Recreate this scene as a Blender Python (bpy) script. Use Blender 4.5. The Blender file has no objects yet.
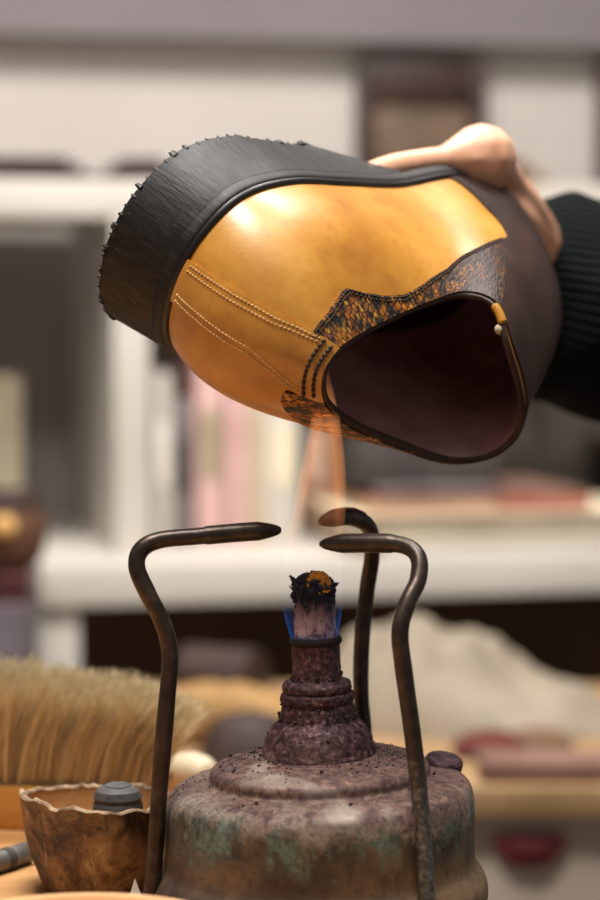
import bpy, bmesh, math, random
import numpy as np
from mathutils import Vector, Matrix, noise as mnoise
random.seed(7)
SC = bpy.context.scene
COL = SC.collection

# ------------------------------------------------------------------ camera
FPX = 2250.0
TILT = math.radians(4.0)
CAM = Vector((0.0, -0.9, 0.25))
FW = Vector((0, math.cos(TILT), -math.sin(TILT)))
UP = Vector((0, math.sin(TILT), math.cos(TILT)))
RT = Vector((1, 0, 0))
def ray(px, py):
    return FW + RT*((px-300)/FPX) - UP*((py-450)/FPX)
def at(px, py, Y):
    """room position at depth Y seen in that direction"""
    r = ray(px, py)
    return CAM + r*((Y-CAM.y)/r.y)
cd = bpy.data.cameras.new('camera'); cam = bpy.data.objects.new('camera', cd); COL.objects.link(cam)
cam.location = CAM; cam.rotation_euler = (math.radians(90)-TILT, 0, 0)
cd.sensor_fit = 'VERTICAL'; cd.sensor_height = 36; cd.sensor_width = 24; cd.lens = 90
cd.clip_start = 0.02
cd.dof.use_dof = True; cd.dof.focus_distance = 0.9; cd.dof.aperture_fstop = 5.8
SC.camera = cam

# ------------------------------------------------------------------ object helpers
def tag(o, label=None, cat=None, group=None, kind=None):
    if label: o['label'] = label
    if cat: o['category'] = cat
    if group: o['group'] = group
    if kind: o['kind'] = kind
    return o
def empty(name, loc=(0,0,0), rz=0.0):
    o = bpy.data.objects.new(name, None); COL.objects.link(o)
    o.location = loc; o.rotation_euler = (0,0,rz); o.empty_display_size = 0.02
    return o
def link(name, bm, mat, parent=None, smooth=True, angle=None):
    me = bpy.data.meshes.new(name); bmesh.ops.recalc_face_normals(bm, faces=bm.faces) if not getattr(bm,'_keep',False) else None
    bm.to_mesh(me); bm.free()
    if mat: me.materials.append(mat)
    o = bpy.data.objects.new(name, me); COL.objects.link(o)
    if smooth:
        me.polygons.foreach_set('use_smooth', [True]*len(me.polygons))
        try: me.set_sharp_from_angle(angle=math.radians(angle or 40))
        except Exception: pass
    if parent: o.parent = parent
    return o
def grid(bm, rows, closed_u=False, closed_v=False, uv=None):
    """rows: list of lists of points"""
    V = [[bm.verts.new(p) for p in r] for r in rows]
    n, m = len(V), len(V[0])
    F = []
    for i in range(n if closed_v else n-1):
        for j in range(m if closed_u else m-1):
            q = (V[i][j], V[i][(j+1)%m], V[(i+1)%n][(j+1)%m], V[(i+1)%n][j])
            try: F.append((bm.faces.new(q), i, j))
            except ValueError: pass
    return V, F
def add_lathe(bm, prof, cx=0, cy=0, seg=64, fn=None):
    rows = []
    for r, z in prof:
        row = []
        for k in range(seg):
            a = 2*math.pi*k/seg
            p = Vector((cx+r*math.cos(a), cy+r*math.sin(a), z))
            row.append(fn(p, a) if fn else p)
        rows.append(row)
    V, _ = grid(bm, rows, closed_u=True)
    for row in (V[0], V[-1]):
        c = bm.verts.new(sum((v.co for v in row), Vector())/seg)
        for k in range(seg):
            bm.faces.new((row[k], row[(k+1)%seg], c))
    return V
def catmull(pts, n, closed=False):
    P = [Vector(p) for p in pts]; out = []
    m = len(P)
    segs = m if closed else m-1
    for i in range(segs):
        p0 = P[(i-1)%m] if (closed or i>0) else P[0]*2-P[1]
        p1 = P[i]; p2 = P[(i+1)%m]
        p3 = P[(i+2)%m] if (closed or i+2<m) else P[-1]*2-P[-2]
        for k in range(n):
            t = k/n
            out.append(0.5*((2*p1)+(p2-p0)*t+(2*p0-5*p1+4*p2-p3)*t*t+(3*p1-p0-3*p2+p3)*t**3))
    if not closed: out.append(P[-1].copy())
    return out
def add_tube(bm, pts, rad, seg=16, squash=None):
    n = len(pts)
    t0 = (pts[1]-pts[0]).normalized()
    nx = t0.orthogonal().normalized()
    rows = []
    for i in range(n):
        t = (pts[min(i+1,n-1)]-pts[max(i-1,0)]).normalized()
        nx = (nx - t*nx.dot(t)).normalized(); ny = t.cross(nx)
        r = rad[i] if hasattr(rad,'__len__') else rad
        rows.append([pts[i]+(nx*math.cos(2*math.pi*k/seg)+ny*math.sin(2*math.pi*k/seg))*r for k in range(seg)])
    V,_ = grid(bm, rows, closed_u=True)
    bm.faces.new(V[0]); bm.faces.new(V[-1])
def add_box(bm, lo, hi, bevel=0.0, M=None):
    b = bmesh.new()
    bmesh.ops.create_cube(b, size=1)
    lo = Vector(lo); hi = Vector(hi)
    for v in b.verts:
        v.co = Vector(((lo.x+hi.x)/2+v.co.x*(hi.x-lo.x), (lo.y+hi.y)/2+v.co.y*(hi.y-lo.y), (lo.z+hi.z)/2+v.co.z*(hi.z-lo.z)))
    if bevel: bmesh.ops.bevel(b, geom=list(b.edges), offset=bevel, segments=2, affect='EDGES', profile=0.6)
    merge(bm, b, M)
def merge(bm, b, M=None):
    if M: b.transform(M)
    me = bpy.data.meshes.new('tmp'); b.to_mesh(me); b.free(); bm.from_mesh(me); bpy.data.meshes.remove(me)
def box(name, lo, hi, mat, parent=None, bevel=0.002):
    bm = bmesh.new(); add_box(bm, lo, hi, bevel); return link(name, bm, mat, parent, angle=30)
def place_local(parent, o): o.parent = parent; return o

# ------------------------------------------------------------------ materials
def s2l(c): return tuple(((x/255)/12.92 if x/255 <= .04045 else ((x/255+.055)/1.055)**2.4) for x in c) + (1,)
class NT:
    def __init__(s, name):
        s.m = bpy.data.materials.new(name); s.m.use_nodes = True
        s.n = s.m.node_tree.nodes; s.l = s.m.node_tree.links
        s.b = s.n['Principled BSDF']; s.out = s.n['Material Output']
    def new(s, t, **kw):
        x = s.n.new(t)
        for k, v in kw.items(): setattr(x, k, v)
        return x
    def con(s, a, b): s.l.new(a, b)
    def coord(s, which='Object', scale=None, rot=None):
        tc = s.new('ShaderNodeTexCoord'); o = tc.outputs[which]
        if scale or rot:
            mp = s.new('ShaderNodeMapping')
            if scale: mp.inputs['Scale'].default_value = scale
            if rot: mp.inputs['Rotation'].default_value = rot
            s.con(o, mp.inputs[0]); o = mp.outputs[0]
        return o
    def noise(s, co, scale, detail=5, rough=.55, dist=0):
        n = s.new('ShaderNodeTexNoise'); n.inputs['Scale'].default_value = scale; n.inputs['Detail'].default_value = detail
        n.inputs['Roughness'].default_value = rough; n.inputs['Distortion'].default_value = dist
        s.con(co, n.inputs['Vector']); return n.outputs['Fac']
    def ramp(s, fac, stops):
        r = s.new('ShaderNodeValToRGB'); e = r.color_ramp.elements
        while len(e) < len(stops): e.new(.5)
        for el, (p, c) in zip(e, stops): el.position = p; el.color = c if len(c) == 4 else tuple(c)+(1,)
        s.con(fac, r.inputs[0]); return r.outputs[0]
    def mr(s, v, a, b, c=0.0, d=1.0):
        m = s.new('ShaderNodeMapRange'); m.inputs[1].default_value = a; m.inputs[2].default_value = b
        m.inputs[3].default_value = c; m.inputs[4].default_value = d; s.con(v, m.inputs[0]); return m.outputs[0]
    def math(s, op, a, b=None):
        m = s.new('ShaderNodeMath', operation=op)
        for i, x in enumerate((a, b)):
            if x is None: continue
            if isinstance(x, (int, float)): m.inputs[i].default_value = x
            else: s.con(x, m.inputs[i])
        return m.outputs[0]
    def mix(s, f, a, b):
        m = s.new('ShaderNodeMix', data_type='RGBA')
        for idx, x in ((0, f), (6, a), (7, b)):
            if isinstance(x, (int, float)): m.inputs[idx].default_value = x
            elif isinstance(x, tuple): m.inputs[idx].default_value = x
            else: s.con(x, m.inputs[idx])
        return m.outputs[2]
    def bump(s, h, strength=.3, dist=.001):
        b = s.new('ShaderNodeBump'); b.inputs['Strength'].default_value = strength; b.inputs['Distance'].default_value = dist
        s.con(h, b.inputs['Height']); s.con(b.outputs[0], s.b.inputs['Normal'])
    def base(s, c):
        if isinstance(c, tuple): s.b.inputs['Base Color'].default_value = c
        else: s.con(c, s.b.inputs['Base Color'])
    def set(s, rough=.5, metal=0, spec=None, sheen=None):
        s.b.inputs['Roughness'].default_value = rough; s.b.inputs['Metallic'].default_value = metal
        if spec is not None: s.b.inputs['Specular IOR Level'].default_value = spec
        if sheen is not None: s.b.inputs['Sheen Weight'].default_value = sheen
def mottled(name, c1, c2, scale, rough=.5, metal=0, bump=.2, bscale=None, lo=.35, hi=.65, spec=None, bdist=.0006, stretch=None):
    t = NT(name); co = t.coord(scale=stretch)
    f = t.noise(co, scale); t.base(t.ramp(f, [(lo, s2l(c1)), (hi, s2l(c2))])); t.set(rough, metal, spec)
    if bump: t.bump(t.noise(co, bscale or scale*3, 6), bump, bdist)
    return t.m
def wood(name, c1, c2, axis=0, scale=30, rough=.5):
    st = [1,1,1]; st[axis] = .12
    return mottled(name, c1, c2, scale, rough, bump=.25, bscale=scale*4, stretch=tuple(st))

M = {}
# ---- leather
t = NT('tan_leather'); co = t.coord()
f = t.noise(co, 24, 5, .65); f2 = t.noise(co, 160, 5)
c = t.ramp(f, [(.3, s2l((172,108,34))), (.5, s2l((198,136,46))), (.72, s2l((218,160,72)))])
c = t.mix(t.mr(f2, .55, .75, 0, .35), c, s2l((160,92,24)))
t.base(c); t.set(.36, 0, .5); t.b.inputs['Coat Weight'].default_value = .3; t.b.inputs['Coat Roughness'].default_value = .3
v = t.new('ShaderNodeTexVoronoi'); v.inputs['Scale'].default_value = 900; t.con(co, v.inputs['Vector'])
t.bump(t.math('ADD', v.outputs['Distance'], f2), .07, .0004); M['tan'] = t.m
M['vamp'] = mottled('brown_grey_leather', (40,24,20), (74,53,45), 30, .48, spec=.3, bump=.15, bscale=500)
M['lining'] = mottled('dark_lining', (70,42,42), (96,62,62), 60, .85, bump=.2, bscale=700)
M['pink_lining'] = mottled('pinkish_lining', (176,126,126), (204,156,154), 60, .8, bump=.2, bscale=700)
M['binding'] = mottled('dark_binding', (38,22,18), (64,38,26), 200, .5)
M['stitch'] = mottled('pale_thread', (214,170,104), (235,200,140), 300, .7)
M['dark_stitch'] = mottled('dark_thread', (40,24,14), (62,38,20), 300, .7)
t = NT('snake_trim'); uv = t.coord('UV')
v = t.new('ShaderNodeTexVoronoi', feature='DISTANCE_TO_EDGE'); v.inputs['Scale'].default_value = 1.0; v.inputs['Randomness'].default_value = .55
mp = t.new('ShaderNodeMapping'); mp.inputs['Scale'].default_value = (330, 360, 1); mp.inputs['Rotation'].default_value = (0,0,.5)
t.con(uv, mp.inputs[0]); t.con(mp.outputs[0], v.inputs['Vector'])
v2 = t.new('ShaderNodeTexVoronoi'); v2.inputs['Scale'].default_value = 1.0; v2.inputs['Randomness'].default_value = .55; t.con(mp.outputs[0], v2.inputs['Vector'])
cell = t.new('ShaderNodeSeparateColor'); t.con(v2.outputs['Color'], cell.inputs[0])
patch = t.noise(uv, 130, 2)
cc = t.mix(t.mr(patch, .42, .58), s2l((46,42,36)), t.ramp(cell.outputs[0], [(0, s2l((158,84,26))), (.6, s2l((196,120,40))), (1, s2l((220,160,56)))]))
cc = t.mix(t.mr(v.outputs['Distance'], .02, .16), s2l((20,16,14)), cc)
sx = t.new('ShaderNodeSeparateXYZ'); t.con(uv, sx.inputs[0])
fade = t.math('MULTIPLY', t.mr(t.math('ABSOLUTE', sx.outputs[0]), .125, .185), t.mr(t.noise(uv, 90, 5, .7), .25, .5))
cc = t.mix(fade, cc, s2l((58,40,33)))
t.base(cc); t.set(.55, 0, .35); t.bump(v.outputs['Distance'], .5, .001); M['snake'] = t.m
# ---- rubber
t = NT('black_rubber'); co = t.coord(scale=(1,1,.10)); f = t.noise(co, 520, 5, .75)
fx = t.noise(t.coord(), 55, 4)
c = t.ramp(f, [(.3, s2l((15,11,11))), (.5, s2l((29,24,22))), (.72, s2l((54,49,42)))])
spk = t.noise(t.coord(), 700, 2); c = t.mix(t.mr(spk, .72, .76, 0, .6), c, s2l((130,130,122)))
t.base(c); t.b.inputs['Specular IOR Level'].default_value = .32
t.con(t.mr(fx, .3, .7, .42, .6), t.b.inputs['Roughness'])
t.bump(f, .5, .0006); M['rubber'] = t.m
M['welt'] = mottled('black_welt', (16,13,14), (30,26,27), 120, .40, bump=.12, bscale=300)
# ---- skin, knit
t = NT('skin'); co = t.coord(); c = t.ramp(t.noise(co, 45, 4), [(.3, s2l((222,158,124))), (.7, s2l((238,186,152)))])
t.base(c); t.set(.45); t.b.inputs['Subsurface Weight'].default_value = .15; t.b.inputs['Subsurface Radius'].default_value = (.006,.003,.0015)
t.bump(t.noise(co, 500, 4), .12, .0006); M['skin'] = t.m
M['nail'] = mottled('nail', (236,190,172), (244,206,190), 60, .25, bump=0)
t = NT('green_knit'); co = t.coord('UV'); w = t.new('ShaderNodeTexWave', bands_direction='X'); w.inputs['Scale'].default_value = 11; w.inputs['Distortion'].default_value = .6
t.con(co, w.inputs['Vector']); t.base(t.ramp(w.outputs['Fac'], [(.2, s2l((5,8,7))), (.8, s2l((12,20,18)))])); t.set(.95, 0, .15)
t.bump(w.outputs['Fac'], .7, .003); M['knit'] = t.m
# ---- lamp metals
def lamp_metal(name, purple=0.0):
    t = NT(name); co = t.coord()
    sep = t.new('ShaderNodeSeparateXYZ'); t.con(co, sep.inputs[0]); z = sep.outputs[2]
    n1 = t.noise(co, 38, 6, .65); n2 = t.noise(co, 110, 6, .7); n3 = t.noise(co, 420, 4, .7)
    brown = t.ramp(t.noise(co, 26, 5, .6), [(.34, s2l((56,45,39))), (.48, s2l((92,74,60))), (.60, s2l((132,106,78)))])
    brown = t.mix(t.mr(n3, .5, .7, 0, .5), brown, s2l((52,40,38)))
    zz = t.math('ADD', z, t.mr(n1, .3, .7, -.010, .010))
    zn = t.math('ADD', z, t.mr(t.noise(co, 55, 4, .6), .3, .7, -.006, .006))
    streak = t.noise(t.coord(scale=(1,1,.22)), 130, 5, .7)
    col = t.mix(t.mr(streak, .54, .66, 0, .55), brown, s2l((44,38,34)))
    # dark tarnish below the shoulder, verdigris patches in it
    tb = t.math('MULTIPLY', t.mr(zn, .024, .036), t.mr(n1, .42, .54))
    col = t.mix(t.math('MULTIPLY', tb, .85), col, t.ramp(n3, [(.35, s2l((50,46,42))), (.65, s2l((84,80,72)))]))
    band = t.math('MULTIPLY', t.mr(zn, .026, .036), t.mr(zn, .049, .044))
    g = t.math('MULTIPLY', band, t.mr(t.noise(t.coord(scale=(1,1,.6)), 70, 6, .7), .47, .60))
    col = t.mix(t.math('MULTIPLY', g, .8), col, t.ramp(n3, [(.35, s2l((80,112,103))), (.65, s2l((138,156,144)))]))
    # pale oxide line where the shoulder turns over
    pal = t.math('MULTIPLY', t.mr(zn, .041, .0465), t.mr(n3, .3, .55))
    col = t.mix(t.math('MULTIPLY', pal, .9), col, t.ramp(n2, [(.3, s2l((122,106,96))), (.6, s2l((172,154,138)))]))
    # dust lying on the top
    dust = t.ramp(n3, [(.30, s2l((66,46,44))), (.5, s2l((112,84,76))), (.72, s2l((158,126,110)))])
    dust = t.mix(t.mr(n2, .50, .62, 0, .8), dust, s2l((74,52,52)))
    dust = t.mix(t.mr(t.noise(co, 30, 3), .58, .68, 0, .75), dust, s2l((176,160,146)))
    col = t.mix(t.mr(zn, .0465, .0525), col, dust)
    if purple:
        pz = t.mr(zz, .060, .070)
        pc = t.ramp(n3, [(.34, s2l((34,18,21))), (.50, s2l((76,44,51))), (.62, s2l((126,90,97))), (.72, s2l((176,146,150)))])
        pc = t.mix(t.mr(n2, .45, .65, 0, .75), pc, s2l((52,34,32)))
        col = t.mix(pz, col, pc)
    t.base(col)
    t.b.inputs['Metallic'].default_value = .25
    t.con(t.mr(n2, .3, .7, .5, .8), t.b.inputs['Roughness'])
    t.bump(t.math('ADD', n2, n3), .30 if not purple else .5, .0010)
    return t.m
M['tank'] = lamp_metal('tarnished_copper'); M['burner'] = lamp_metal('crusted_burner', 1.0)
t = NT('prong_iron'); co = t.coord(); sep = t.new('ShaderNodeSeparateXYZ'); t.con(co, sep.inputs[0]); z = sep.outputs[2]
n2 = t.noise(co, 120, 5, .65); n3 = t.noise(co, 500, 3)
c = t.ramp(n2, [(.3, s2l((44,36,32))), (.55, s2l((66,54,46))), (.75, s2l((90,76,64)))])
zz = t.math('ADD', z, t.mr(n2, .3, .7, -.012, .012))
pat = t.ramp(n3, [(.35, s2l((78,73,67))), (.55, s2l((108,106,98))), (.72, s2l((158,152,142)))])
c = t.mix(t.math('MULTIPLY', t.mr(zz, .075, .055), .85), c, pat)
t.base(c); t.set(.38, .6); t.bump(n2, .3, .001); M['iron'] = t.m
t = NT('prong_bare'); co = t.coord(); n2 = t.noise(co, 120, 5, .65)
t.base(t.ramp(n2, [(.3, s2l((44,36,32))), (.55, s2l((66,54,46))), (.75, s2l((92,78,66)))])); t.set(.36, .6); t.bump(n2, .3, .001); M['iron_bare'] = t.m
M['maroon'] = mottled('maroon_crust', (46,26,30), (104,70,76), 300, .5, .3, .6, lo=.35, hi=.7)
t = NT('wick_cloth'); co = t.coord(); sep = t.new('ShaderNodeSeparateXYZ'); t.con(co, sep.inputs[0])
n2 = t.noise(co, 260, 5, .7); n1 = t.noise(t.coord(scale=(1,1,.25)), 330, 4)
c = t.ramp(n2, [(.36, s2l((66,38,40))), (.47, s2l((160,126,122))), (.7, s2l((206,178,168)))])
c = t.mix(t.mr(n1, .56, .66, 0, .8), c, s2l((74,46,50)))
zz = t.math('ADD', sep.outputs[2], t.mr(n2, .3, .7, -.006, .006))
c = t.mix(t.mr(zz, .117, .127), c, s2l((24,15,16))); t.base(c); t.set(.95); t.bump(n2, .8, .0015); M['wick'] = t.m
M['char'] = mottled('char', (12,8,8), (36,24,24), 500, .9, bump=.8)
t = NT('ember'); co = t.coord(); n2 = t.noise(co, 420, 4); t.base(s2l((70,30,6))); t.set(.9)
t.b.inputs['Emission Color'].default_value = (1,.30,.01,1); t.con(t.mr(n2, .3, .7, .05, .20), t.b.inputs['Emission Strength']); t.bump(n2, .8, .002); M['ember'] = t.m
M['grit'] = mottled('soot_grit', (28,20,20), (92,66,62), 260, .9, bump=0)
# ---- near objects
M['bench'] = wood('bench_wood', (168,116,66), (214,166,108), 0, 26, .55)
M['tray'] = wood('pale_turned_wood', (224,170,116), (240,192,140), 1, 18, .5)
t = NT('coconut_shell'); co = t.coord(); n1 = t.noise(co, 42, 6, .65, .6); n2 = t.noise(co, 200, 5)
c = t.ramp(n1, [(.36, s2l((30,18,12))), (.44, s2l((92,62,38))), (.56, s2l((142,104,66))), (.70, s2l((184,148,104)))])
c = t.mix(t.mr(n2, .52, .64, 0, .7), c, s2l((58,36,22)))
n3 = t.noise(t.coord(scale=(1,1,.3)), 130, 5, .7, .4); c = t.mix(t.mr(n3, .60, .68, 0, .8), c, s2l((196,166,124)))
c = t.mix(t.mr(t.noise(t.coord(scale=(1,1,.25)), 48, 3, .5, .8), .60, .66, 0, .9), c, s2l((26,15,10)))
t.base(c); t.set(.6); t.bump(t.math('ADD', n1, t.math('ADD', n2, n3)), .7, .002); M['coconut'] = t.m
M['coco_in'] = mottled('coconut_inside', (180,130,76), (208,162,106), 60, .7)
M['coco_rim'] = mottled('coconut_rim', (96,68,44), (186,158,124), 170, .8, bump=.8)
M['grey_rubber'] = mottled('grey_rubber', (62,60,60), (92,90,88), 150, .6)
M['grey_metal'] = mottled('dull_grey_metal', (92,90,88), (126,122,116), 70, .45, .4)
t = NT('horsehair'); co = t.coord('UV'); t.base(t.ramp(t.noise(co, 40, 3), [(.3, s2l((184,162,124))), (.55, s2l((218,200,162))), (.8, s2l((236,224,194)))])); t.set(.6); M['hair'] = t.m
M['brush_wood'] = wood('orange_wood', (178,118,54), (212,156,78), 0, 30, .4)
M['paper'] = mottled('white_paper', (226,218,206), (240,234,224), 30, .8)
# ---- background
M['white'] = mottled('white_laminate', (192,185,174), (200,193,183), 6, .5, bump=0)
M['wall'] = mottled('wall_paint', (166,158,151), (173,165,158), 4, .9, bump=.1, bscale=200)
M['beam'] = mottled('grey_paint', (104,96,97), (110,102,103), 4, .9, bump=0)
M['floor'] = mottled('floor_brown', (70,52,44), (92,72,60), 6, .7, bump=0)
M['ceil'] = mottled('ceiling_paint', (206,200,194), (216,210,204), 3, .9, bump=0)
M['dark'] = mottled('dark_brown', (44,28,24), (64,44,36), 20, .7, bump=0)
M['frame'] = mottled('frame_wood', (36,17,14), (50,26,20), 30, .5, bump=0)
M['picture'] = mottled('picture_tan', (82,64,48), (104,84,64), 14, .7, bump=0)
def plain(key, c, rough=.7, d=12, scale=12):
    M[key] = mottled(key, tuple(max(0,x-d) for x in c), tuple(min(255,x+d) for x in c), scale, rough, bump=.15, bscale=60)
for k, c in dict(pink=(206,166,160), grey_cloth=(150,142,134), mid_grey=(128,120,118), cream=(226,212,180), beige=(196,178,150), sage=(150,140,110),
                 dark_grey=(62,54,52), jar_brown=(84,52,32), deep_red=(66,22,22), purple_grey=(80,70,75), brass=(206,160,90), red=(126,60,48),
                 magazine_red=(186,110,92), magazine_cream=(206,184,150), linen=(146,133,114), crate_tan=(160,127,88), pink_board=(122,90,76), tan_block=(156,118,66), pale_knob=(206,190,160),
                 bag=(206,190,172), blood_red=(104,30,34), brown=(104,74,50)).items(): plain(k, c)
print('materials ok')

# ================================================================== SETTING
ROT = math.radians(12)
ca, sa = math.cos(ROT), math.sin(ROT)
O0 = Vector((0, 1.45, 0))                      # point of the furniture front plane
ex = Vector((ca, sa, 0)); ey = Vector((-sa, ca, 0))
def front(px, py, back=0.0):
    """local (u, z) on the plane parallel to the furniture front, 'back' metres behind it"""
    r = ray(px, py); o = O0+ey*back
    k = (o-CAM).dot(ey)/r.dot(ey); p = CAM+r*k-O0
    return p.dot(ex), p.z
FLOOR = -0.85
def setting(name, lo, hi, mat, bevel=0):
    o = box(name, lo, hi, mat, None, bevel); o['kind'] = 'structure'
    o.location = O0; o.rotation_euler = (0,0,ROT); return o
setting('wall_back', (-2.2,.46,FLOOR), (2.2,.56,1.75), M['wall'])
zb = front(300, 40, .41)[1]
setting('trim_1', (-2.2,.41,zb), (2.2,.46,1.75), M['beam'])
o = box('floor', (-2.6,-1.9,FLOOR-.05), (2.6,2.7,FLOOR), M['floor'], None, 0); o['kind'] = 'structure'
o = box('ceiling', (-2.6,-.2,1.75), (2.6,2.7,1.80), M['ceil'], None, 0); o['kind'] = 'structure'
u0 = front(595, 60, .44)[0]; z0 = front(595, 62, .44)[1]
u0 += .008
setting('trim_2', (u0,.43,FLOOR), (u0+.09,.46,z0), M['dark'])

# ================================================================== BACK FURNITURE
def unit(name, label, cat, group=None):
    e = empty(name, O0, ROT); tag(e, label, cat, group); return e
# white desk
ztop = front(60, 566, -.06)[1]; zbot = front(60, 608, -.06)[1]; ul = front(40, 590, -.06)[0]
desk = unit('desk', 'white laminate desk carrying the shelf unit at the back of the room', 'desk')
box('desk_top', (ul,-.06,zbot), (ul+1.55,.44,ztop), M['white'], desk, .003)
lw = front(76, 640)[0]-front(37, 640)[0]
for (a, b) in ((ul,-.05), (ul,.38), (ul+1.55-lw,-.05), (ul+1.55-lw,.38)):
    box('leg', (a,b,FLOOR), (a+lw,b+.05,zbot), M['white'], desk, .002)
box('back_panel', (ul+lw,.30,FLOOR+.1), (ul+1.55-lw,.32,zbot), M['brown'], desk, .001)
# shelf unit on the desk
shelf = unit('shelf_unit', 'open white shelf unit standing on the white desk', 'shelf')
zs1 = front(60, 178)[1]; zs0 = front(60, 217)[1]
box('top_board', (-.52,.02,zs0), (.75,.42,zs1), M['white'], shelf, .003)
for px0, px1 in ((115,150),):
    a, b = front(px0, 400, .02)[0], front(px1, 400, .02)[0]
    box('upright', (a,.02,ztop), (b,.42,zs0), M['white'], shelf, .002)
box('upright', (.68,.02,ztop), (.716,.42,zs0), M['white'], shelf, .002)
ub = front(150, 400, .02)[0]
# things standing in the cell
GROUPS = {'binder': 'binders in the shelf', 'folder': 'folders in the shelf', 'magazine': 'magazines on the desk', 'ream': 'paper reams on the desk'}
def stand(name, label, cat, px0, px1, pyt, mat, d0=.10, dep=.22, group=None, lean=0.0, bottom=None, parts=None):
    a, zt = front(px0, pyt, d0); b, _ = front(px1, pyt, d0)
    zb_ = ztop if bottom is None else bottom
    e = empty(name, O0+ex*((a+b)/2)+ey*d0+Vector((0,0,zb_)), ROT); tag(e, label, cat, GROUPS.get(name))
    e.rotation_euler = (0, lean, ROT)
    w = (b-a)/2; h = zt-zb_
    box('cover', (-w,0,0), (w,dep,h), mat, e, min(.006, w*.3))
    if parts: parts(e, w, dep, h)
    return e
def spine_label(mat):
    def f(e, w, dep, h):
        box('spine_label', (-w*.62,-.0012,h*.35), (w*.62,.0004,h*.72), mat, e, .0003)
    return f
def pages(e, w, dep, h):
    box('pages', (-w*.75,.004,h-.001), (w*.75,dep-.004,h+.003), M['paper'], e, .0005)
stand('binder', 'white binder standing against the shelf upright', 'binder', 153, 172, 372, M['white'], group=None, parts=spine_label(M['paper']))
stand('binder', 'slim dark grey block standing in for the shadow between white binder and pink folder', 'binder', 176, 191, 400, M['mid_grey'], parts=spine_label(M['dark_grey']))  # dark block put in for the shadow between the files
stand('folder', 'muted pink folder with a sage patch on its spine', 'folder', 196, 225, 356, M['pink'], parts=spine_label(M['sage']))
stand('folder', 'plain pale pink folder right of the sage-patched folder', 'folder', 228, 248, 352, M['pink'], d0=.10, parts=pages)
stand('folder', 'narrow beige folder between pink folder and wide white box file', 'folder', 250, 264, 362, M['beige'], parts=pages)
stand('box_file', 'wide white box file in the middle of the shelf', 'box file', 266, 300, 380, M['white'], d0=.09, parts=spine_label(M['cream']))
stand('binder', 'tall grey binder behind the flame', 'binder', 303, 330, 392, M['mid_grey'], d0=.225, dep=.18, parts=spine_label(M['paper']))
# dark machine under the shoe
a, zt = front(343, 400, .05); b, _ = front(488, 400, .05)
zz0 = front(400, 485, .05)[1]
# magazines and paper at the right of the desk
def pile(name, label, cat, px0, px1, py0, py1, mat, d0, dep, z0=None, group=None, sub=None, twist=0.0):
    a, zt = front(px0, py0, d0); b, _ = front(px1, py0, d0); zb_ = front(px0, py1, d0)[1] if z0 is None else z0
    e = empty(name, O0+ex*((a+b)/2)+ey*(d0+dep/2)+Vector((0,0,zb_)), ROT+twist); tag(e, label, cat, GROUPS.get(name))
    w = (b-a)/2; h = zt-zb_
    box('cover', (-w,-dep/2,h*.88), (w,dep/2,h), mat, e, .001); box('cover', (-w,-dep/2,0), (w,dep/2,h*.12), mat, e, .001)
    box('pages', (-w*.99,-dep/2*.98,h*.12), (w*.99,dep/2*.98,h*.88), sub or M['paper'], e, .001)
    return e, zb_+h
_, zp = pile('ream', 'thick white paper ream lying on the desk under the magazines', 'paper', 385, 660, 541, 566, M['white'], -.045, .25, z0=ztop, sub=M['white'])
_, zp = pile('ream', 'cream paper ream on top of the white ream', 'paper', 350, 650, 516, 541, M['cream'], -.04, .24, z0=zp, sub=M['linen'])
_, zp2 = pile('magazine', 'reddish magazine lying on the cream paper ream', 'magazine', 372, 500, 502, 516, M['magazine_red'], -.035, .22, z0=zp, sub=M['magazine_cream'])
_, zp3 = pile('magazine', 'dusty pink magazine at the right of the reddish one', 'magazine', 503, 592, 494, 516, M['pink_board'], -.03, .21, z0=zp, sub=M['magazine_red'])
_, zp2 = pile('magazine', 'grey-pink magazine on top of the reddish magazine', 'magazine', 380, 498, 489, 502, M['mid_grey'], -.03, .2, z0=zp2, sub=M['pink_board'])
# dark sewing-machine-like case on the magazines
e = empty('tool_case', O0+ex*((a+b)/2)+ey*.06+Vector((0,0,zp2)), ROT)
tag(e, 'dark grey tool case lying on the magazines under the shoe', 'case')
w = (b-a)/2; hh = front(400, 436, 0)[1]-zp2
box('case_body', (-w,-.06,0), (w,.08,hh), M['dark_grey'], e, .008)
box('lid', (-w*.97,-.055,hh), (w*.97,.078,hh+.02), M['dark_grey'], e, .008)
bm = bmesh.new(); add_tube(bm, catmull([(-w*.4,0,hh+.018),(-w*.36,0,hh+.036),(0,0,hh+.042),(w*.36,0,hh+.036),(w*.4,0,hh+.018)], 8), .006, 10); link('handle', bm, M['dark'], e)
# draped grey cloth hanging behind at right
def cloth_sheet(name, label, cat, u0, u1, z0, z1, back, mat, amp=.018, waves=5, parent_rot=True, seed=0):
    bm = bmesh.new(); rows = []
    nu, nz = 60, 30
    for thick in (0,):
        for i in range(nz+1):
            v = i/nz; row = []
            for j in range(nu+1):
                s = j/nu
                y = amp*(math.sin(s*waves*6.28+seed+.6*math.sin(v*3))*(.5+.7*(1-v))+.5*math.sin(s*waves*2.1*6.28+v*2+seed))
                row.append(Vector((u0+(u1-u0)*s, back+y, z0+(z1-z0)*v + .012*math.sin(s*9+seed)*(1-v))))
            rows.append(row)
    V, F = grid(bm, rows)
    bmesh.ops.solidify(bm, geom=bm.faces[:], thickness=.003)
    o = link(name, bm, mat); o.location = O0; o.rotation_euler = (0,0,ROT); tag(o, label, cat); return o
u0_, z1_ = front(492, 240, .2); u1_, _ = front(640, 240, .2)
cloth_sheet('hanging_cloth', 'light grey cloth hanging in folds from the shelf at the right edge', 'cloth', u0_, u1_, ztop+.09, zs0-.003, .24, M['grey_cloth'], .016, 2.6, seed=1.0)
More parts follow.
